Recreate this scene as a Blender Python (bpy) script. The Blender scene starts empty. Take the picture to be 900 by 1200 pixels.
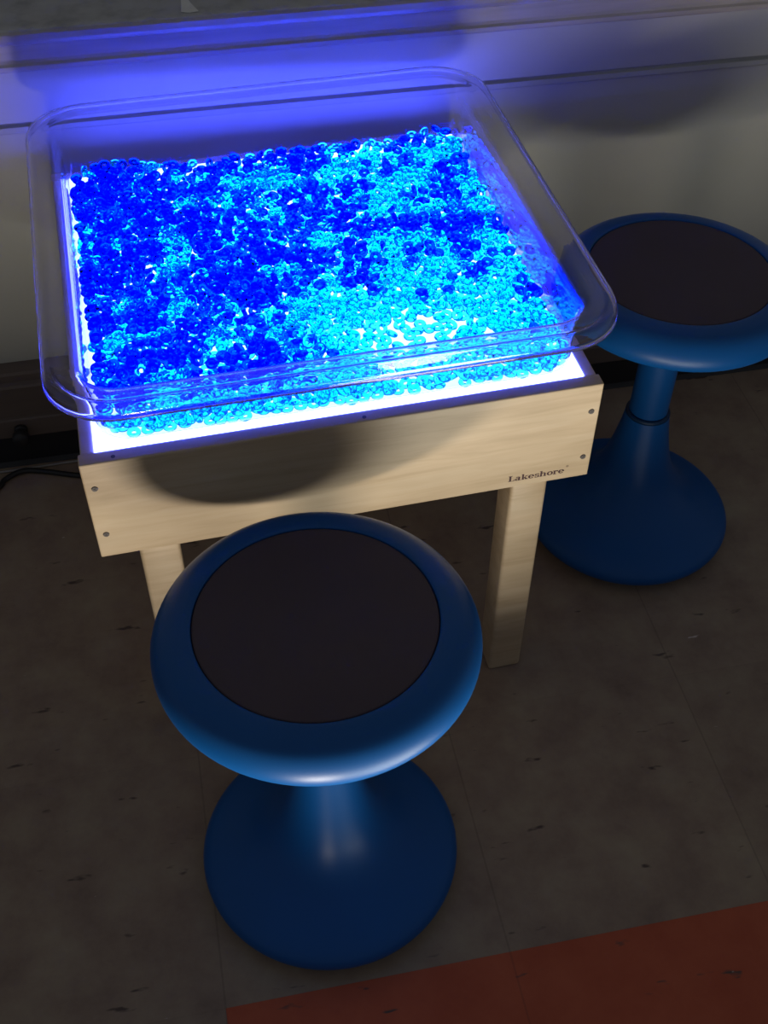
import bpy, bmesh, math, random
import numpy as np
from mathutils import Vector, Matrix
from math import sin, cos, pi, radians, sqrt

random.seed(11)
rng = np.random.default_rng(5)
sc = bpy.context.scene
C = sc.collection
PHI = -0.0379                      # the room is turned a little against the table

# ------------------------------------------------------------------ helpers
def tag(o, label=None, cat=None, group=None, kind=None):
    if label: o['label'] = label
    if cat: o['category'] = cat
    if group: o['group'] = group
    if kind: o['kind'] = kind
    return o

def empty(name, loc):
    o = bpy.data.objects.new(name, None)
    o.empty_display_size = .05
    C.objects.link(o)
    o.location = loc
    return o

def obj(name, bm, m, parent=None, smooth=False):
    me = bpy.data.meshes.new(name)
    bmesh.ops.recalc_face_normals(bm, faces=bm.faces[:])
    bm.to_mesh(me)
    bm.free()
    if m: me.materials.append(m)
    if smooth:
        for p in me.polygons: p.use_smooth = True
    o = bpy.data.objects.new(name, me)
    C.objects.link(o)
    if parent: o.parent = parent
    return o

def box(bm, x0, x1, y0, y1, z0, z1, bev=0.0, seg=2):
    r = bmesh.ops.create_cube(bm, size=1)
    vs = r['verts']
    for v in vs:
        v.co = Vector(((x0 + x1) / 2 + v.co.x * (x1 - x0), (y0 + y1) / 2 + v.co.y * (y1 - y0), (z0 + z1) / 2 + v.co.z * (z1 - z0)))
    if bev:
        es = list({e for v in vs for e in v.link_edges})
        bmesh.ops.bevel(bm, geom=es, offset=bev, segments=seg, profile=.5, affect='EDGES')
    return bm

def lathe(prof, n=96, cap_bottom=False, cap_top=False):
    bm = bmesh.new()
    rings = []
    for r, z in prof:
        rings.append([bm.verts.new((r * cos(2 * pi * i / n), r * sin(2 * pi * i / n), z)) for i in range(n)])
    for a, b in zip(rings, rings[1:]):
        for i in range(n):
            bm.faces.new((a[i], a[(i + 1) % n], b[(i + 1) % n], b[i]))
    if cap_bottom: bm.faces.new(rings[0][::-1])
    if cap_top: bm.faces.new(rings[-1])
    return bm

def smooth_profile(pts, k=5):
    """Catmull-Rom through the points."""
    P = [pts[0]] + list(pts) + [pts[-1]]
    out = []
    for i in range(1, len(P) - 2):
        p0, p1, p2, p3 = P[i - 1], P[i], P[i + 1], P[i + 2]
        for j in range(k):
            t = j / k
            out.append(tuple(.5 * ((2 * p1[d]) + (-p0[d] + p2[d]) * t + (2 * p0[d] - 5 * p1[d] + 4 * p2[d] - p3[d]) * t * t
                                   + (-p0[d] + 3 * p1[d] - 3 * p2[d] + p3[d]) * t ** 3) for d in (0, 1)))
    out.append(tuple(pts[-1]))
    return out

def tube(bm, pts, r, n=8):
    pts = [Vector(p) for p in pts]
    rings = []
    for i, p in enumerate(pts):
        d = (pts[min(i + 1, len(pts) - 1)] - pts[max(i - 1, 0)]).normalized()
        a = d.cross(Vector((0, 0, 1)))
        if a.length < 1e-3: a = d.cross(Vector((1, 0, 0)))
        a.normalize(); b = d.cross(a)
        rings.append([bm.verts.new(p + (a * cos(2 * pi * k / n) + b * sin(2 * pi * k / n)) * r) for k in range(n)])
    for a, b in zip(rings, rings[1:]):
        for k in range(n): bm.faces.new((a[k], a[(k + 1) % n], b[(k + 1) % n], b[k]))
    bm.faces.new(rings[0]); bm.faces.new(rings[-1])

def curve_pts(ctrl, k=10):
    P = [Vector(p) for p in ctrl]
    P = [P[0]] + P + [P[-1]]
    out = []
    for i in range(1, len(P) - 2):
        for j in range(k):
            t = j / k
            out.append(.5 * ((2 * P[i]) + (-P[i - 1] + P[i + 1]) * t + (2 * P[i - 1] - 5 * P[i] + 4 * P[i + 1] - P[i + 2]) * t * t
                             + (-P[i - 1] + 3 * P[i] - 3 * P[i + 1] + P[i + 2]) * t ** 3))
    out.append(P[-1])
    return out

# ------------------------------------------------------------------ materials
class Mat:
    def __init__(s, name):
        s.m = bpy.data.materials.new(name); s.m.use_nodes = True
        s.nt = s.m.node_tree; s.nt.nodes.clear()
        s.out = s.nt.nodes.new('ShaderNodeOutputMaterial')
    def n(s, t, **kw):
        nd = s.nt.nodes.new(t)
        for k, v in kw.items():
            if k.startswith('i_'):
                key = k[2:].replace('_', ' ')
                nd.inputs[key].default_value = v
            elif k.startswith('n_'):
                nd.inputs[int(k[2:])].default_value = v
            else: setattr(nd, k, v)
        return nd
    def l(s, a, b): s.nt.links.new(a, b)
    def ramp(s, fac, stops):
        r = s.n('ShaderNodeValToRGB')
        e = r.color_ramp.elements
        while len(e) < len(stops): e.new(.5)
        for el, (p, c) in zip(e, stops):
            el.position = p; el.color = (*c, 1)
        s.l(fac, r.inputs[0])
        return r.outputs[0]

def lin(r, g, b):
    f = lambda c: (c / 255 / 12.92) if c / 255 <= .04045 else ((c / 255 + .055) / 1.055) ** 2.4
    return (f(r), f(g), f(b))

def noise_mat(name, cols, scale=8, stretch=(1, 1, 1), rough=.5, bump=.0, bscale=200, spec=.5, detail=6, rot=(0, 0, 0)):
    M = Mat(name)
    tc = M.n('ShaderNodeTexCoord'); mp = M.n('ShaderNodeMapping')
    mp.inputs['Scale'].default_value = stretch; mp.inputs['Rotation'].default_value = rot
    M.l(tc.outputs['Object'], mp.inputs[0])
    nz = M.n('ShaderNodeTexNoise', i_Scale=scale, i_Detail=detail)
    M.l(mp.outputs[0], nz.inputs['Vector'])
    k = len(cols)
    col = M.ramp(nz.outputs[0], [(.3 + .4 * i / max(1, k - 1), c) for i, c in enumerate(cols)])
    b = M.n('ShaderNodeBsdfPrincipled', i_Roughness=rough)
    b.inputs['Specular IOR Level'].default_value = spec
    M.l(col, b.inputs['Base Color'])
    if bump:
        n2 = M.n('ShaderNodeTexNoise', i_Scale=bscale, i_Detail=3)
        M.l(tc.outputs['Object'], n2.inputs['Vector'])
        bp = M.n('ShaderNodeBump', i_Strength=bump, i_Distance=.001)
        M.l(n2.outputs[0], bp.inputs['Height']); M.l(bp.outputs[0], b.inputs['Normal'])
    M.l(b.outputs[0], M.out.inputs[0])
    return M.m

def wood_mat():
    M = Mat('pale_plywood')
    tc = M.n('ShaderNodeTexCoord')
    mp = M.n('ShaderNodeMapping'); mp.inputs['Scale'].default_value = (1.2, 9, 14)
    M.l(tc.outputs['Object'], mp.inputs[0])
    nz = M.n('ShaderNodeTexNoise', i_Scale=5, i_Detail=8, i_Roughness=.6, i_Distortion=.6)
    M.l(mp.outputs[0], nz.inputs['Vector'])
    col = M.ramp(nz.outputs[0], [(.25, (.53, .39, .24)), (.5, (.64, .49, .32)), (.75, (.70, .56, .39))])
    mp2 = M.n('ShaderNodeMapping'); mp2.inputs['Scale'].default_value = (2.5, 3, 5)
    M.l(tc.outputs['Object'], mp2.inputs[0])
    n2 = M.n('ShaderNodeTexNoise', i_Scale=3, i_Detail=2)
    M.l(mp2.outputs[0], n2.inputs['Vector'])
    c2 = M.ramp(n2.outputs[0], [(.35, (.84, .83, .80)), (.65, (1, 1, 1))])
    mx = M.n('ShaderNodeMixRGB', blend_type='MULTIPLY'); mx.inputs[0].default_value = 1
    M.l(col, mx.inputs[1]); M.l(c2, mx.inputs[2])
    b = M.n('ShaderNodeBsdfPrincipled', i_Roughness=.38)
    M.l(mx.outputs[0], b.inputs['Base Color'])
    M.l(b.outputs[0], M.out.inputs[0])
    return M.m

def plastic_mat(name, col, rough=.42, bump=.15):
    M = Mat(name)
    tc = M.n('ShaderNodeTexCoord')
    nz = M.n('ShaderNodeTexNoise', i_Scale=900, i_Detail=2); M.l(tc.outputs['Object'], nz.inputs['Vector'])
    n2 = M.n('ShaderNodeTexNoise', i_Scale=6, i_Detail=4); M.l(tc.outputs['Object'], n2.inputs['Vector'])
    c = M.ramp(n2.outputs[0], [(.3, tuple(x * .93 for x in col)), (.7, tuple(min(1, x * 1.06) for x in col))])
    bp = M.n('ShaderNodeBump', i_Strength=bump, i_Distance=.0004); M.l(nz.outputs[0], bp.inputs['Height'])
    b = M.n('ShaderNodeBsdfPrincipled', i_Roughness=rough)
    b.inputs['Specular IOR Level'].default_value = .33
    M.l(c, b.inputs['Base Color']); M.l(bp.outputs[0], b.inputs['Normal'])
    M.l(b.outputs[0], M.out.inputs[0])
    return M.m

def floor_mat():
    M = Mat('vinyl_floor_tiles')
    tc = M.n('ShaderNodeTexCoord')
    sp = M.n('ShaderNodeSeparateXYZ'); M.l(tc.outputs['Object'], sp.inputs[0])
    def math_(op, a, b=None, c=None):
        nd = M.n('ShaderNodeMath', operation=op)
        for i, v in enumerate((a, b, c)):
            if v is None: continue
            if isinstance(v, (int, float)): nd.inputs[i].default_value = v
            else: M.l(v, nd.inputs[i])
        return nd.outputs[0]
    T = .305
    u = math_('DIVIDE', math_('ADD', sp.outputs[0], .1995), T)
    v = math_('DIVIDE', math_('ADD', sp.outputs[1], .3365), T)
    def edge(w):
        fr = math_('FRACT', w)
        return math_('MINIMUM', fr, math_('SUBTRACT', 1, fr))
    joint = math_('ADD', math_('LESS_THAN', edge(u), .0035), math_('MULTIPLY', math_('LESS_THAN', edge(v), .003), .25))
    cell = M.n('ShaderNodeCombineXYZ'); M.l(math_('FLOOR', u), cell.inputs[0]); M.l(math_('FLOOR', v), cell.inputs[1])
    wn = M.n('ShaderNodeTexWhiteNoise'); M.l(cell.outputs[0], wn.inputs['Vector'])
    # streaks and scuffs
    nz = M.n('ShaderNodeTexNoise', i_Scale=14, i_Detail=8, i_Roughness=.65)
    M.l(tc.outputs['Object'], nz.inputs['Vector'])
    brown = M.ramp(nz.outputs[0], [(.3, (.23, .16, .125)), (.5, (.30, .222, .165)), (.72, (.36, .29, .205))])
    red = M.ramp(nz.outputs[0], [(.3, (.44, .085, .04)), (.7, (.54, .125, .06))])
    isred = math_('MULTIPLY', math_('LESS_THAN', v, 0), math_('GREATER_THAN', u, 0))
    mx = M.n('ShaderNodeMixRGB'); M.l(isred, mx.inputs[0]); M.l(brown, mx.inputs[1]); M.l(red, mx.inputs[2])
    tint = math_('MULTIPLY_ADD', wn.outputs['Value'], .07, .95)
    mt = M.n('ShaderNodeMixRGB', blend_type='MULTIPLY'); mt.inputs[0].default_value = 1
    M.l(mx.outputs[0], mt.inputs[1]); M.l(tint, mt.inputs[2])
    def marks(scale, stretch, rot, lo, hi, seed):
        mp = M.n('ShaderNodeMapping'); mp.inputs['Scale'].default_value = stretch
        mp.inputs['Rotation'].default_value = (0, 0, rot); mp.inputs['Location'].default_value = (seed, seed * 2, 0)
        M.l(tc.outputs['Object'], mp.inputs[0])
        n_ = M.n('ShaderNodeTexNoise', i_Scale=scale, i_Detail=3, i_Roughness=.6); M.l(mp.outputs[0], n_.inputs['Vector'])
        return M.ramp(n_.outputs[0], [(lo, (0, 0, 0)), (hi, (1, 1, 1))])
    dark = marks(16, (1, 3.2, 1), .35, .66, .72, 3.1)
    light = marks(22, (1, 4, 1), -.15, .74, .77, 8.7)
    m1 = M.n('ShaderNodeMixRGB'); M.l(dark, m1.inputs[0]); M.l(mt.outputs[0], m1.inputs[1]); m1.inputs[2].default_value = (.10, .07, .06, 1)
    m2 = M.n('ShaderNodeMixRGB'); M.l(light, m2.inputs[0]); M.l(m1.outputs[0], m2.inputs[1]); m2.inputs[2].default_value = (.6, .52, .46, 1)
    m3 = M.n('ShaderNodeMixRGB'); M.l(math_('MULTIPLY', joint, .22), m3.inputs[0]); M.l(m2.outputs[0], m3.inputs[1]); m3.inputs[2].default_value = (.05, .04, .032, 1)
    b = M.n('ShaderNodeBsdfPrincipled', i_Roughness=.5)
    b.inputs['Specular IOR Level'].default_value = .25
    M.l(m3.outputs[0], b.inputs['Base Color'])
    M.l(b.outputs[0], M.out.inputs[0])
    return M.m

def glass_mat(name, col, rough, ior):
    M = Mat(name)
    b = M.n('ShaderNodeBsdfGlass', i_Roughness=rough, i_IOR=ior)
    b.inputs['Color'].default_value = (*col, 1)
    M.l(b.outputs[0], M.out.inputs[0])
    return M.m

def clear_sheet_mat():
    """Clear moulded plastic with a faint, uneven milky haze mixed in."""
    M = Mat('clear_tub_plastic')
    g = M.n('ShaderNodeBsdfGlass', i_Roughness=.0, i_IOR=1.52)
    g.inputs['Color'].default_value = (.99, .985, 1, 1)
    df = M.n('ShaderNodeBsdfTranslucent'); df.inputs[0].default_value = (.8, .8, .8, 1)
    d2 = M.n('ShaderNodeBsdfDiffuse'); d2.inputs[0].default_value = (.8, .8, .8, 1)
    md = M.n('ShaderNodeMixShader'); md.inputs[0].default_value = .5
    M.l(df.outputs[0], md.inputs[1]); M.l(d2.outputs[0], md.inputs[2])
    tc = M.n('ShaderNodeTexCoord')
    nz = M.n('ShaderNodeTexNoise', i_Scale=9, i_Detail=5); M.l(tc.outputs['Object'], nz.inputs['Vector'])
    fog = M.ramp(nz.outputs[0], [(.35, (.012, .012, .012)), (.7, (.03, .03, .03))])
    m0 = M.n('ShaderNodeMixShader')
    M.l(fog, m0.inputs[0]); M.l(g.outputs[0], m0.inputs[1]); M.l(md.outputs[0], m0.inputs[2])
    M.l(m0.outputs[0], M.out.inputs[0])
    return M.m

def panel_mat():
    M = Mat('lit_panel')
    e = M.n('ShaderNodeEmission'); e.inputs[0].default_value = (.048, .070, 1, 1); e.inputs[1].default_value = PANEL
    d = M.n('ShaderNodeBsdfDiffuse'); d.inputs[0].default_value = (.8, .8, .8, 1)
    a = M.n('ShaderNodeAddShader'); M.l(e.outputs[0], a.inputs[0]); M.l(d.outputs[0], a.inputs[1])
    M.l(a.outputs[0], M.out.inputs[0])
    return M.m

PANEL = 28.0
M_wood = wood_mat()
M_blue = plastic_mat('blue_moulded_plastic', (.002, .085, .31), .38)
M_pad = plastic_mat('charcoal_foam_pad', (.085, .062, .078), .75, .5)
M_collar = plastic_mat('dark_blue_collar', (.003, .03, .09), .45)
M_floor = floor_mat()
M_wall = noise_mat('cream_painted_metal', [(.50, .50, .45), (.56, .56, .51)], 5, rough=.42, bump=.12, bscale=260)
M_rail = noise_mat('grey_joint_strip', [(.42, .42, .38), (.48, .48, .44)], 6, (1, 8, 8), rough=.5)
M_sill = noise_mat('grey_brown_sill', [(.36, .33, .315), (.45, .41, .39), (.53, .49, .47)], 5, (1, 6, 12), rough=.35, bump=.2, bscale=120)
M_brown = noise_mat('brown_painted_board', [(.13, .10, .085), (.17, .13, .11)], 4, (1, 10, 10), rough=.55)
M_black = noise_mat('black_cove_vinyl', [(.012, .012, .015), (.02, .02, .024)], 6, rough=.5)
M_cord = noise_mat('black_cord_rubber', [(.01, .01, .012), (.016, .016, .018)], 30, rough=.5)
M_wire = noise_mat('pale_cable_jacket', [(.28, .26, .25), (.36, .34, .32)], 30, rough=.5)
M_screw = noise_mat('aged_screw_metal', [(.09, .08, .08), (.15, .13, .12)], 300, rough=.4)
M_logo = noise_mat('dark_maroon_print', [(.045, .008, .012), (.055, .01, .014)], 40, rough=.6)
M_paper = noise_mat('torn_white_paper', [(.75, .75, .73), (.82, .82, .8)], 40, rough=.7)
M_panel = panel_mat()
M_tub = clear_sheet_mat()
M_cyan = glass_mat('cyan_bead_plastic', (.2, .985, 1.0), .0, 1.32)
M_deep = glass_mat('deep_blue_bead_plastic', (.01, .30, .98), .0, 1.33)

# ------------------------------------------------------------------ the setting
def room_struct(name, bm, m, smooth=False):
    o = obj(name, bm, m, smooth=smooth)
    o.rotation_euler = (0, 0, PHI)
    return tag(o, kind='structure')

def prism_x(bm, prof, x0, x1):
    """Closed profile of (y, z) points run along x."""
    a = [bm.verts.new((x0, y, z)) for y, z in prof]
    b = [bm.verts.new((x1, y, z)) for y, z in prof]
    n = len(prof)
    for i in range(n): bm.faces.new((a[i], a[(i + 1) % n], b[(i + 1) % n], b[i]))
    bm.faces.new(a); bm.faces.new(b[::-1])

WX = 2.4
bm = bmesh.new(); box(bm, -WX, WX, -2.6, .70, -.05, 0); room_struct('floor', bm, M_floor)
# the cabinet-like back wall under the sill: lower panel, upper panel, grooved joint between them
bm = bmesh.new(); box(bm, -WX, WX, .556, .70, .001, .511); box(bm, -WX, WX, .556, .70, .5225, .590, .0015)
room_struct('wall_back', bm, M_wall)
bm = bmesh.new()
prism_x(bm, [(.60, .5105), (.5535, .5105), (.5525, .5125), (.5535, .5185), (.558, .5195), (.562, .523), (.60, .523)], -WX, WX)
room_struct('trim_1', bm, M_rail)
# sill with moulded front edge
bm = bmesh.new()
prism_x(bm, [(.70, .5885), (.5505, .5885), (.549, .5905), (.549, .5955), (.5515, .598), (.5525, .602), (.5525, .619), (.549, .622), (.5475, .626),
             (.548, .633), (.551, .6355), (.95, .6355), (.95, .62), (.70, .62)], -WX, WX)
room_struct('trim_2', bm, M_sill)
bm = bmesh.new()
prism_x(bm, [(.5505, .6356), (.552, .6372), (.556, .638), (.9495, .638), (.9495, .6356)], -WX, WX)
room_struct('trim_4', bm, noise_mat('speckled_sill_top_lit_tone', [(.34, .34, .35), (.46, .46, .47), (.50, .50, .51)], 40, (1, 1, 1), rough=.4))  # speckled top slab of the sill; light from above put into its paler grey
# window wall above and behind the sill
bm = bmesh.new(); box(bm, -WX, WX, .95, 1.0, .55, 2.4); room_struct('wall_window_side', bm, M_wall)
# stepped brown boards along the foot of the wall
bm = bmesh.new()
prism_x(bm, [(.556, .0555), (.5195, .0555), (.5180, .058), (.5180, .088), (.5195, .0905), (.5235, .0915), (.5235, .118), (.521, .120), (.521, .145),
             (.5235, .148), (.530, .150), (.530, .161), (.5335, .164), (.556, .165)], -WX, WX)
room_struct('trim_3', bm, M_brown)
bm = bmesh.new()
prism_x(bm, [(.5165, .0005), (.5185, .003), (.523, .006), (.524, .0555), (.556, .0555), (.556, .0005)], -WX, WX)
room_struct('baseboard_back', bm, M_black)

def R(x, y, z=0):            # room coordinates to world
    return Vector((x * cos(PHI) - y * sin(PHI), x * sin(PHI) + y * cos(PHI), z))

# ------------------------------------------------------------------ light table
table = empty('light_table', (0, .255, 0))
tag(table, 'pale plywood light table with a glowing white top panel', 'table')
def tobj(name, bm, m, smooth=False, parent=table):
    off = Matrix.Translation((0, -.255, 0))
    if parent is table: bmesh.ops.transform(bm, matrix=off, verts=bm.verts)
    return obj(name, bm, m, parent, smooth)
ZT, ZB = .4824, .3550
bm = bmesh.new(); box(bm, -.2560, .2560, 0, .0158, ZB, ZT, .0014); fb = tobj('front_board', bm, M_wood)
bm = bmesh.new(); box(bm, -.2560, .2560, .4950, .5108, ZB, ZT, .0014); tobj('back_board', bm, M_wood)
for s in (-1, 1):
    bm = bmesh.new(); box(bm, min(s * .2405, s * .2535), max(s * .2405, s * .2535), .0160, .4948, ZB, ZT - .0008, .001); tobj('side_board', bm, M_wood)
bm = bmesh.new(); box(bm, -.2403, .2403, .0160, .4948, .4735, .4836, .0003); tobj('light_panel', bm, M_panel)
bm = bmesh.new(); box(bm, -.2403, .2403, .0160, .4948, ZB + .004, ZB + .010); tobj('bottom_board', bm, M_wood)
for sx in (-1, 1):
    for y in (.0165, .452):
        bm = bmesh.new(); x0, x1 = sorted((sx * .1780, sx * .2195)); box(bm, x0, x1, y, y + .041, 0.0005, ZB + .0035, .0042, 3)
        tobj('leg', bm, M_wood, True)
for sx, z in ((-.2464, .4508), (-.2460, .3873), (.2472, .4474), (.2470, .3839)):
    bm = bmesh.new()
    bmesh.ops.create_cone(bm, cap_ends=True, segments=20, radius1=.0033, radius2=.0028, depth=.0012, matrix=Matrix.Translation((sx, -.0004, z)) @ Matrix.Rotation(pi / 2, 4, 'X'))
    a = random.uniform(0, 1.5)
    for k in (0, 1):
        b2 = bmesh.new(); box(b2, -.0019, .0019, -.0014, -.0009, -.00035, .00035)
        bmesh.ops.transform(b2, matrix=Matrix.Translation((sx, 0, z)) @ Matrix.Rotation(a + k * pi / 2, 4, 'Y'), verts=b2.verts)
        me = bpy.data.meshes.new('t'); b2.to_mesh(me); b2.free(); bm.from_mesh(me); bpy.data.meshes.remove(me)
    tobj('screw', bm, M_screw)
for x in (-.224, .014):
    bm = bmesh.new(); bmesh.ops.create_cone(bm, cap_ends=True, segments=16, radius1=.0021, radius2=.0021, depth=.0006, matrix=Matrix.Translation((x, .006, ZT)))
    tobj('nail_head', bm, M_screw)

# printed lettering: slab-serif letters drawn as outlines; unit = x height 1, cap height 1.45
def stroke(p, q, w0, w1=None):
    w1 = w1 or w0
    (x0, y0), (x1, y1) = p, q
    d = sqrt((x1 - x0) ** 2 + (y1 - y0) ** 2); nx, ny = -(y1 - y0) / d, (x1 - x0) / d
    return [(x0 + nx * w0 / 2, y0 + ny * w0 / 2), (x1 + nx * w1 / 2, y1 + ny * w1 / 2), (x1 - nx * w1 / 2, y1 - ny * w1 / 2), (x0 - nx * w0 / 2, y0 - ny * w0 / 2)]
def rect(x0, x1, y0, y1): return [(x0, y0), (x1, y0), (x1, y1), (x0, y1)]
def arc(cx, cy, rx, ry, a0, a1, w_thick, w_thin, n=14):
    """Stressed arc: thick where it runs upright, thin where it runs level."""
    out = []
    for i in range(n):
        t0, t1 = radians(a0 + (a1 - a0) * i / n), radians(a0 + (a1 - a0) * (i + 1) / n)
        w = lambda t: w_thin + (w_thick - w_thin) * abs(cos(t))
        q = []
        for t, sgn in ((t0, .5), (t1, .5), (t1, -.5), (t0, -.5)):
            k = w(t) * sgn
            q.append((cx + (rx + k) * cos(t), cy + (ry + k) * sin(t)))
        out.append(q)
    return out
TH, TN, SR = .30, .13, .12
def letter(ch):
    if ch == 'L': return [rect(.16, .50, 0, 1.45), rect(0, .68, 1.45 - SR, 1.45), rect(0, 1.02, 0, SR), rect(.9, 1.02, 0, .48)], 1.08
    if ch == 'a': return [rect(.56, .86, .05, .80)] + arc(.50, .72, .26, .22, 0, 165, .26, TN) + arc(.42, .29, .27, .24, 30, 360, .26, TN) + [rect(.72, 1.0, 0, SR)], 1.05
    if ch == 'k': return [rect(.12, .42, 0, 1.45), rect(0, .42, 1.45 - SR, 1.45), rect(0, .54, 0, SR), stroke((.38, .40), (.88, .94), TN), stroke((.52, .52), (.92, .06), TH), rect(.66, 1.1, 1 - SR, 1), rect(.66, 1.14, 0, SR)], 1.15
    if ch == 'e': return arc(.48, .5, .36, .43, 0, 320, TH, TN) + [rect(.2, .96, .46, .58)], 1.0
    if ch == 's': return arc(.42, .73, .26, .21, 20, 270, .24, TN) + arc(.42, .27, .28, .21, -160, 90, .26, TN) + [rect(.62, .72, .62, 1.0), rect(.08, .18, 0, .36)], .84
    if ch == 'h': return [rect(.12, .42, 0, 1.45), rect(0, .42, 1.45 - SR, 1.45), rect(0, .52, 0, SR), rect(.72, 1.02, 0, .68)] + arc(.62, .66, .25, .28, 0, 150, .28, TN) + [rect(.62, 1.14, 0, SR)], 1.2
    if ch == 'o': return arc(.5, .5, .36, .43, 0, 360, TH, TN, 24), 1.0
    if ch == 'r': return [rect(.12, .42, 0, 1.0), rect(0, .42, 1 - SR, 1), rect(0, .58, 0, SR)] + arc(.62, .66, .22, .26, 60, 160, .24, TN) + arc(.72, .78, .07, .07, 0, 360, .13, .13), .88
LG = bmesh.new()
def put(polys, ox, oz, s):
    for i, q in enumerate(polys):
        vs = [LG.verts.new((ox + x * s, -.00012 - .000004 * (i % 7), oz + y * s)) for x, y in q]
        try: LG.faces.new(vs)
        except ValueError: pass
word = 'Lakeshore'
total = sum(letter(c)[1] for c in word)
s = .0056; kx = (.2285 - .1665) / total
x = .1665
for c in word:
    polys, wd = letter(c)
    k = kx
    for i, q in enumerate(polys):
        vs = [LG.verts.new((x + a * k, -.00012 - .000004 * (i % 7), .3643 + b * s)) for a, b in q]
        LG.faces.new(vs)
    x += wd * kx
put(arc(0, 0, 1, 1, 0, 360, .22, .22, 20) + [rect(-.42, -.2, -.6, .6), rect(-.42, .3, .42, .6), rect(-.42, .3, -.06, .12), rect(.16, .36, .06, .55), stroke((0, .02), (.42, -.6), .2)], .2312, .3735, .0013)
tobj('lettering', LG, M_logo, False, fb)   # sub-part of the front board
bpy.data.objects['lettering'].location = (0, -.255, 0)

# power cord and pale cable by the wall
bm = bmesh.new()
tube(bm, curve_pts([R(-.60, .36, .0045), R(-.50, .435, .0045), R(-.447, .470, .0045), R(-.434, .4885, .0045), R(-.408, .500, .0055), R(-.372, .492, .0045), R(-.335, .478, .0045), R(-.28, .462, .0045), R(-.2, .44, .0045)]), .0040)
tag(obj('power_cord', bm, M_cord, smooth=True), 'black cord curving over the floor beside the table and cove base', 'cord')
bm = bmesh.new()
tube(bm, curve_pts([R(-.75, .5095, .0025), R(-.5, .5075, .0025), R(-.41, .507, .0025), R(-.33, .5095, .0025), R(-.2, .508, .0025), R(.05, .508, .0025)]), .0018)
tag(obj('thin_cable', bm, M_wire, smooth=True), 'thin pale cable lying straight along the black cove base', 'cable')
# round black knob on the brown boards
kn = empty('wall_knob', R(-.398, .518, .072)); kn.rotation_euler = (0, 0, PHI)
tag(kn, 'round black knob on the brown board at the foot of the wall', 'knob')
bm = lathe([(.0001, 0), (.0085, 0), (.0095, .001), (.0095, .006), (.007, .0075), (.0045, .008), (.0045, .012), (.0105, .013), (.0118, .016), (.0118, .024), (.0105, .027), (.0001, .0275)], 40)
bmesh.ops.transform(bm, matrix=Matrix.Rotation(pi / 2, 4, 'X'), verts=bm.verts)
obj('cap', bm, M_black, kn, True)
bm = bmesh.new(); box(bm, -.005, .005, -.007, -.001, -.030, -.006, .0015); obj('stem', bm, M_black, kn)

# paper scrap on the sill
bm = bmesh.new()
P = [(-.0706, .6050), (-.0752, .5640), (-.0660, .5610), (-.0553, .5615), (-.0610, .5850), (-.0650, .6050)]
top = [bm.verts.new((a, b, .6388 + .0006 * (i % 2))) for i, (a, b) in enumerate(P)]
bot = [bm.verts.new((a, b, .6383 + .0006 * (i % 2))) for i, (a, b) in enumerate(P)]
bm.faces.new(top); bm.faces.new(bot[::-1])
for i in range(len(P)): bm.faces.new((top[i], bot[i], bot[(i + 1) % len(P)], top[(i + 1) % len(P)]))
tag(obj('paper_scrap', bm, M_paper), 'small torn scrap of white paper on the dark sill', 'paper')

# ------------------------------------------------------------------ clear tub
def rrect(x0, x1, y0, y1, r, z, n=9):
    pts = []
    for cx, cy, a in ((x1 - r, y1 - r, 0), (x0 + r, y1 - r, 90), (x0 + r, y0 + r, 180), (x1 - r, y0 + r, 270)):
        for i in range(n):
            t = radians(a + 90 * i / (n - 1))
            pts.append((cx + r * cos(t), cy + r * sin(t), z))
    return pts
Z0 = .4854
def tub_mesh():
    bm = bmesh.new()
    rings = [rrect(-.2270, .2270, .0285, .4615, .0270, Z0),
             rrect(-.2335, .2335, .0220, .4670, .0320, Z0 + .0008),
             rrect(-.2365, .2365, .0190, .4700, .0350, Z0 + .0040),
             rrect(-.2370, .2370, .0185, .4710, .0355, Z0 + .010),
             rrect(-.2374, .2374, .0186, .4850, .036, .527),
             rrect(-.2383, .2383, .0186, .4915, .037, .5370),
             rrect(-.2398, .2398, .0182, .4955, .038, .5440),
             rrect(-.2422, .2422, .0168, .4990, .040, .5495),
             rrect(-.2452, .2452, .0142, .5030, .043, .5535),
             rrect(-.2485, .2485, .0110, .5070, .045, .5557),
             rrect(-.2515, .2515, .0080, .5105, .048, .5562),
             rrect(-.2560, .2560, .0035, .5160, .052, .5556),
             rrect(-.2610, .2610, -.0015, .5215, .056, .5552),
             rrect(-.2632, .2632, -.0037, .5237, .058, .5560),
             rrect(-.2650, .2650, -.0056, .5255, .060, .5576),
             rrect(-.2672, .2672, -.0079, .5277, .062, .5582),
             rrect(-.2694, .2694, -.0103, .5300, .063, .5572),
             rrect(-.2712, .2712, -.0124, .5318, .064, .5545),
             rrect(-.2722, .2722, -.0135, .5329, .065, .5500),
             rrect(-.2728, .2728, -.0142, .5335, .065, .5430)]
    vr = [[bm.verts.new(p) for p in r] for r in rings]
    n = len(vr[0])
    for a, b in zip(vr, vr[1:]):
        for i in range(n): bm.faces.new((a[i], a[(i + 1) % n], b[(i + 1) % n], b[i]))
    bm.faces.new(vr[0][::-1])
    return bm
tub = obj('clear_tub', tub_mesh(), M_tub, smooth=True)
tag(tub, 'clear plastic tub with a wide flared rim holding the blue beads', 'tub')
so = tub.modifiers.new('thickness', 'SOLIDIFY'); so.thickness = .0016; so.offset = 1
so.use_rim = True

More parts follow.
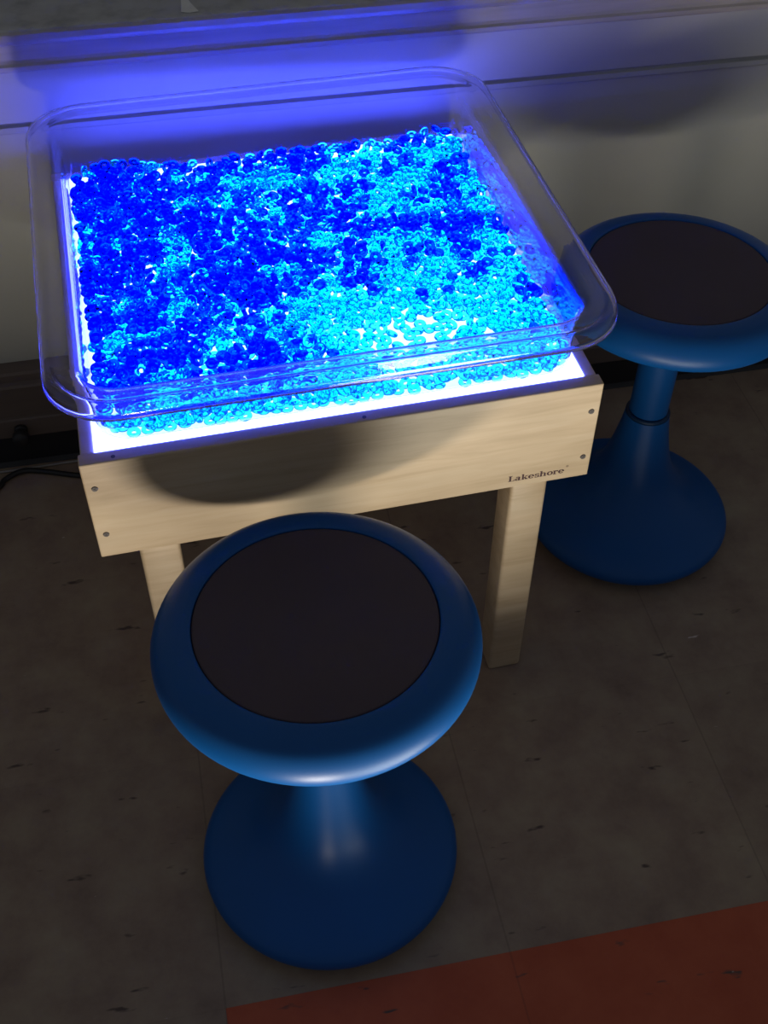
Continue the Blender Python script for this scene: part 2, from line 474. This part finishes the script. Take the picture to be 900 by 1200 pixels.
# ------------------------------------------------------------------ ring beads
RM, Rm = .0044, .0023
def torus_arrays(nu=20, nv=9):
    u = np.repeat(np.arange(nu), nv) * 2 * pi / nu
    v = np.tile(np.arange(nv), nu) * 2 * pi / nv
    co = np.stack([(RM + Rm * np.cos(v)) * np.cos(u), (RM + Rm * np.cos(v)) * np.sin(u), Rm * 1.0 * np.sin(v)], 1)
    fa = []
    for i in range(nu):
        for j in range(nv):
            fa.append((i * nv + j, ((i + 1) % nu) * nv + j, ((i + 1) % nu) * nv + (j + 1) % nv, i * nv + (j + 1) % nv))
    return co, np.array(fa)
TCO, TFA = torus_arrays()
def mesh_from(name, co, fa, m):
    me = bpy.data.meshes.new(name)
    me.vertices.add(len(co)); me.vertices.foreach_set('co', co.astype(np.float32).ravel())
    me.loops.add(fa.size); me.loops.foreach_set('vertex_index', fa.astype(np.int32).ravel())
    me.polygons.add(len(fa)); me.polygons.foreach_set('loop_start', (np.arange(len(fa)) * 4).astype(np.int32))
    me.polygons.foreach_set('use_smooth', np.ones(len(fa), bool))
    me.update(calc_edges=True)
    me.materials.append(m)
    return me

# pile: drop rings one after another on a height grid until the wanted depth is reached
BX0, BX1, BY0, BY1 = -.2350, .2350, .0205, .4680
G = .002
gx = np.arange(-.26, .26, G); gy = np.arange(.0, .51, G)
H = np.full((len(gx), len(gy)), Z0 + .0002)
CAM = Vector((-.16974, -.80957, 1.24558))
def inside(x, y, m=.0062):
    r = .034
    x0, x1, y0, y1 = BX0 + m, BX1 - m, BY0 + m, BY1 - m
    if not (x0 < x < x1 and y0 < y < y1): return False
    rr = r - m
    cx = min(max(x, x0 + rr), x1 - rr); cy = min(max(y, y0 + rr), y1 - rr)
    return (x - cx) ** 2 + (y - cy) ** 2 <= rr * rr
def want(x, y):
    d = sqrt(((x - .085) / .085) ** 2 + ((y - .105) / .048) ** 2)
    thin = math.exp(-d * d * 1.0)
    d2 = ((x - .08) / .12) ** 2 + ((y - .02) / .05) ** 2
    h = .0165 + .004 * sin(9 * x + 1.3) * cos(8 * y) + .0035 * sin(31 * x - 12 * y) * sin(27 * y + 2)
    h += .002 * max(0, -x / .22) + .006 * math.exp(-((.468 - y) / .02) ** 2)
    return h * (1 - 1.0 * thin) * (1 - .65 * math.exp(-d2))
beads = []
off = int(math.ceil(RM / G)) + 1
ii, jj = np.mgrid[-off - 1:off + 2, -off - 1:off + 2]
rad = np.sqrt(ii ** 2 + jj ** 2) * G
disc = rad < RM + Rm
ringm = (rad < RM + Rm) & (rad > RM - Rm)
tries = 0; miss = 0
def settle(x, y, z, tilt, az, patch, sl):
    beads.append((x, y, z, tilt, az))
    H[sl] = np.where(ringm, np.maximum(patch, z + Rm * .55 + RM * .25 * sin(tilt)), np.where(disc, np.maximum(patch, z - Rm * .6), patch))
# the bottom layer lies close together over the whole tub floor
row = 0; yy = BY0 + .0064
while yy < BY1 - .005:
    xx = BX0 + .006 + (.0062 if row % 2 else 0)
    while xx < BX1 - .005:
        x = xx + rng.normal(0, .0022); y = yy + (rng.uniform(-.0004, .004) if row == 0 else rng.normal(0, .0018))
        hot = math.exp(-(((x - .085) / .07) ** 2 + ((y - .105) / .04) ** 2))
        if inside(x, y, .0052) and rng.random() > .06 + .80 * hot:
            i = int(round((x - gx[0]) / G)); j = int(round((y - gy[0]) / G))
            sl = (slice(i - off - 1, i + off + 2), slice(j - off - 1, j + off + 2))
            tilt = abs(rng.normal(0, .22))
            settle(x, y, Z0 + .0002 + Rm * 1.02 + RM * sin(tilt), tilt, rng.uniform(0, 2 * pi), H[sl], sl)
        xx += .0124
    yy += .0110; row += 1
print('BOTTOM', len(beads))
while miss < 2600 and len(beads) < 5600 and tries < 90000:
    tries += 1
    x = rng.uniform(BX0, BX1); y = rng.uniform(BY0, BY1)
    e = rng.random()
    if e < .10: y = BY0 + rng.uniform(.0062, .012)
    elif e < .15: x = BX0 + rng.uniform(.0062, .012)
    elif e < .20: x = BX1 - rng.uniform(.0062, .012)
    elif e < .24: y = BY1 - rng.uniform(.0062, .012)
    if not inside(x, y): continue
    i = int(round((x - gx[0]) / G)); j = int(round((y - gy[0]) / G))
    sl = (slice(i - off - 1, i + off + 2), slice(j - off - 1, j + off + 2))
    patch = H[sl]
    if patch.shape != disc.shape: continue
    base = np.quantile(patch[ringm], .72)
    tilt = abs(rng.normal(0, .42)) if rng.random() < .86 else rng.uniform(.8, 1.5)
    lift = Rm + RM * sin(min(tilt, 1.5)) * .62
    if base + lift - Z0 > want(x, y) + .003:
        miss += 1; continue
    miss = 0
    z = max(base + lift * .92, Z0 + .0002 + Rm * 1.02 + RM * sin(min(tilt, 1.5)))
    az = rng.uniform(0, 2 * pi)
    beads.append((x, y, z, tilt, az))
    H[sl] = np.where(ringm, np.maximum(patch, z + Rm * .55 + RM * .25 * sin(tilt)), np.where(disc, np.maximum(patch, z - Rm * .6), patch))
print('BEADS', len(beads), 'tries', tries)

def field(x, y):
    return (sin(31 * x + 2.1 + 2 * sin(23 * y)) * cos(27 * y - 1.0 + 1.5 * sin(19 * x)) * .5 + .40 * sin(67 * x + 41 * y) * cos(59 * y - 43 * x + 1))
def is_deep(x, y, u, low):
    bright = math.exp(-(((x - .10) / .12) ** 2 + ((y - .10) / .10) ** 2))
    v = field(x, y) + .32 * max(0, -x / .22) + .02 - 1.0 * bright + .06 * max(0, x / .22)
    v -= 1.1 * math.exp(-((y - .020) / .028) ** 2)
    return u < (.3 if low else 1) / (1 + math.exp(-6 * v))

# visible score: top of the pile (nothing much over it) and near the camera
sc_list = []
for k, (x, y, z, t, a) in enumerate(beads):
    i = int(round((x - gx[0]) / G)); j = int(round((y - gy[0]) / G))
    over = H[i - 2:i + 3, j - 2:j + 3].mean() - z
    sc_list.append((over > .0022, (Vector((x, y, z)) - CAM).length, k))
sc_list.sort()
single = {k for _, _, k in sc_list[:300]}

def rot(t, a):
    return Matrix.Rotation(a, 3, 'Z') @ Matrix.Rotation(t, 3, 'X')
me_c = mesh_from('ring_bead', TCO, TFA, M_cyan)
me_d = mesh_from('ring_bead', TCO, TFA, M_deep)
BL = {False: 'cyan see-through ring bead near the front of the heap in the clear tub',
      True: 'deep blue see-through ring bead near the front of the heap in the clear tub'}
BG = {False: 'cyan ring beads near the front of the tub', True: 'deep blue ring beads near the front of the tub'}
rest = {False: [], True: []}
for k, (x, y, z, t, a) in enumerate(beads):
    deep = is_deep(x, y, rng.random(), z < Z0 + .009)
    if k in single:
        o = bpy.data.objects.new('ring_bead', me_d if deep else me_c)
        o.location = (x, y, z)
        o.rotation_euler = rot(t, a).to_euler()
        tag(o, BL[deep], 'bead', BG[deep])
        C.objects.link(o)
    else:
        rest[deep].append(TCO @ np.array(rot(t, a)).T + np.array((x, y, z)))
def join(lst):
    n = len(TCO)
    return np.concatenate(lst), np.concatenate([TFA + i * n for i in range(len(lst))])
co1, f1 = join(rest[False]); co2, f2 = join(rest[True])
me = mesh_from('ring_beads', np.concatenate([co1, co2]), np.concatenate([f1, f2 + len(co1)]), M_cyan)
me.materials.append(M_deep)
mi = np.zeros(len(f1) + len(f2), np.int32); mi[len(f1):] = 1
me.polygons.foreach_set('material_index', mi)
pile = bpy.data.objects.new('ring_beads', me); C.objects.link(pile)
tag(pile, 'heap of small blue and cyan ring beads filling the clear tub', 'beads', kind='stuff')

# ------------------------------------------------------------------ wobble stools
SEAT = [(.1080, -.0030), (.1082, -.0008), (.1105, .0004), (.118, -.0003), (.128, -.003), (.137, -.009), (.1432, -.018), (.1458, -.028), (.1440, -.037),
        (.137, -.0430), (.125, -.0460), (.09, -.0480), (.05, -.0490), (.034, -.0500)]
BASE = [(.0001, .0003), (.06, .0008), (.10, .002), (.125, .006), (.1375, .0125), (.1416, .021), (.1400, .029), (.134, .0360), (.122, .0430), (.105, .0515),
        (.086, .063), (.068, .080), (.054, .101), (.0445, .125), (.0375, .152), (.0322, .180), (.0290, .203)]
def stool(loc, tx, ty, label, zs=.424, k=1.016):
    t = empty('wobble_stool', loc)
    a = Vector((tx, ty, 1)).normalized()
    t.rotation_euler = Vector((0, 0, 1)).rotation_difference(a).to_euler()
    tag(t, label, 'stool', 'blue wobble stools around the light table')
    obj('base', lathe(smooth_profile(BASE)), M_blue, t, True)
    obj('collar', lathe([(.0235, .2025), (.0288, .2028), (.0292, .2050), (.0285, .2075), (.0270, .2085), (.0235, .2085)], 64), M_collar, t, True)
    obj('column', lathe([(.0252, .195), (.0252, .30), (.0275, .372), (.034, .379)], 64), M_blue, t, True)
    obj('seat', lathe([(r * k, z + zs) for r, z in smooth_profile(SEAT, 4)]), M_blue, t, True)
    pr = .1080 * k * 1.0
    obj('cushion_pad', lathe([(.0001, zs - .0006), (pr * .6, zs - .0006), (pr - .003, zs - .0006), (pr - .0012, zs - .0010), (pr - .0006, zs - .003), (pr - .0006, zs - .008)], 96), M_pad, t, True)
    return t
stool((-.0708, -.1861, 0), -.0024, .0237, 'blue wobble stool in front of the light table, its dark pad facing up')
stool((.4437, .2260, 0), .0175, .0232, 'blue wobble stool right of the light table, next to the pale wall')

# ------------------------------------------------------------------ light
w = bpy.data.worlds.new('world'); sc.world = w; w.use_nodes = True
bg = w.node_tree.nodes['Background']; bg.inputs[0].default_value = (.85, .9, 1, 1); bg.inputs[1].default_value = .115

def lamp(name, loc, target, power, sx, sy, spread, col):
    d = bpy.data.lights.new(name, 'AREA'); d.energy = power; d.shape = 'ELLIPSE'; d.size = sx; d.size_y = sy
    d.spread = radians(spread); d.color = col
    o = bpy.data.objects.new(name, d); C.objects.link(o); o.location = loc
    o.rotation_euler = (Vector(target) - Vector(loc)).to_track_quat('-Z', 'Y').to_euler()
    return o
# low daylight thrown up from the shiny floor in front of the table
lamp('floor_daylight_patch', (-.22, -.92, .02), (-.22, -.92, 1), 14, .22, .32, 170, (1, .90, .76))
lamp('floor_daylight_patch', (.26, -.96, .02), (.26, -.96, 1), 13.0, .60, .85, 170, (1, 1, .90))

# ------------------------------------------------------------------ camera
cam = bpy.data.cameras.new('camera'); co = bpy.data.objects.new('camera', cam); C.objects.link(co)
fw = Vector((0.16574767, 0.6616992, -0.73121945)); r_ = Vector((0.97201837, -0.23477269, 0.00787846)); u_ = Vector((0.16645719, 0.71206457, 0.6820968))
m = Matrix(((r_.x, u_.x, -fw.x, CAM.x), (r_.y, u_.y, -fw.y, CAM.y), (r_.z, u_.z, -fw.z, CAM.z), (0, 0, 0, 1)))
co.matrix_world = m
cam.sensor_fit = 'HORIZONTAL'; cam.sensor_width = 36; cam.lens = 1382.07 / 900 * 36
cam.clip_start = .01
sc.camera = co

sc.view_settings.view_transform = 'Standard'; sc.view_settings.look = 'None'
sc.view_settings.exposure = 0; sc.view_settings.gamma = 1; sc.view_settings.use_curve_mapping = False
cy = sc.cycles
cy.max_bounces = 64; cy.transmission_bounces = 60; cy.glossy_bounces = 6; cy.diffuse_bounces = 3; cy.transparent_max_bounces = 40
cy.sample_clamp_indirect = 8
cy.use_denoising = True
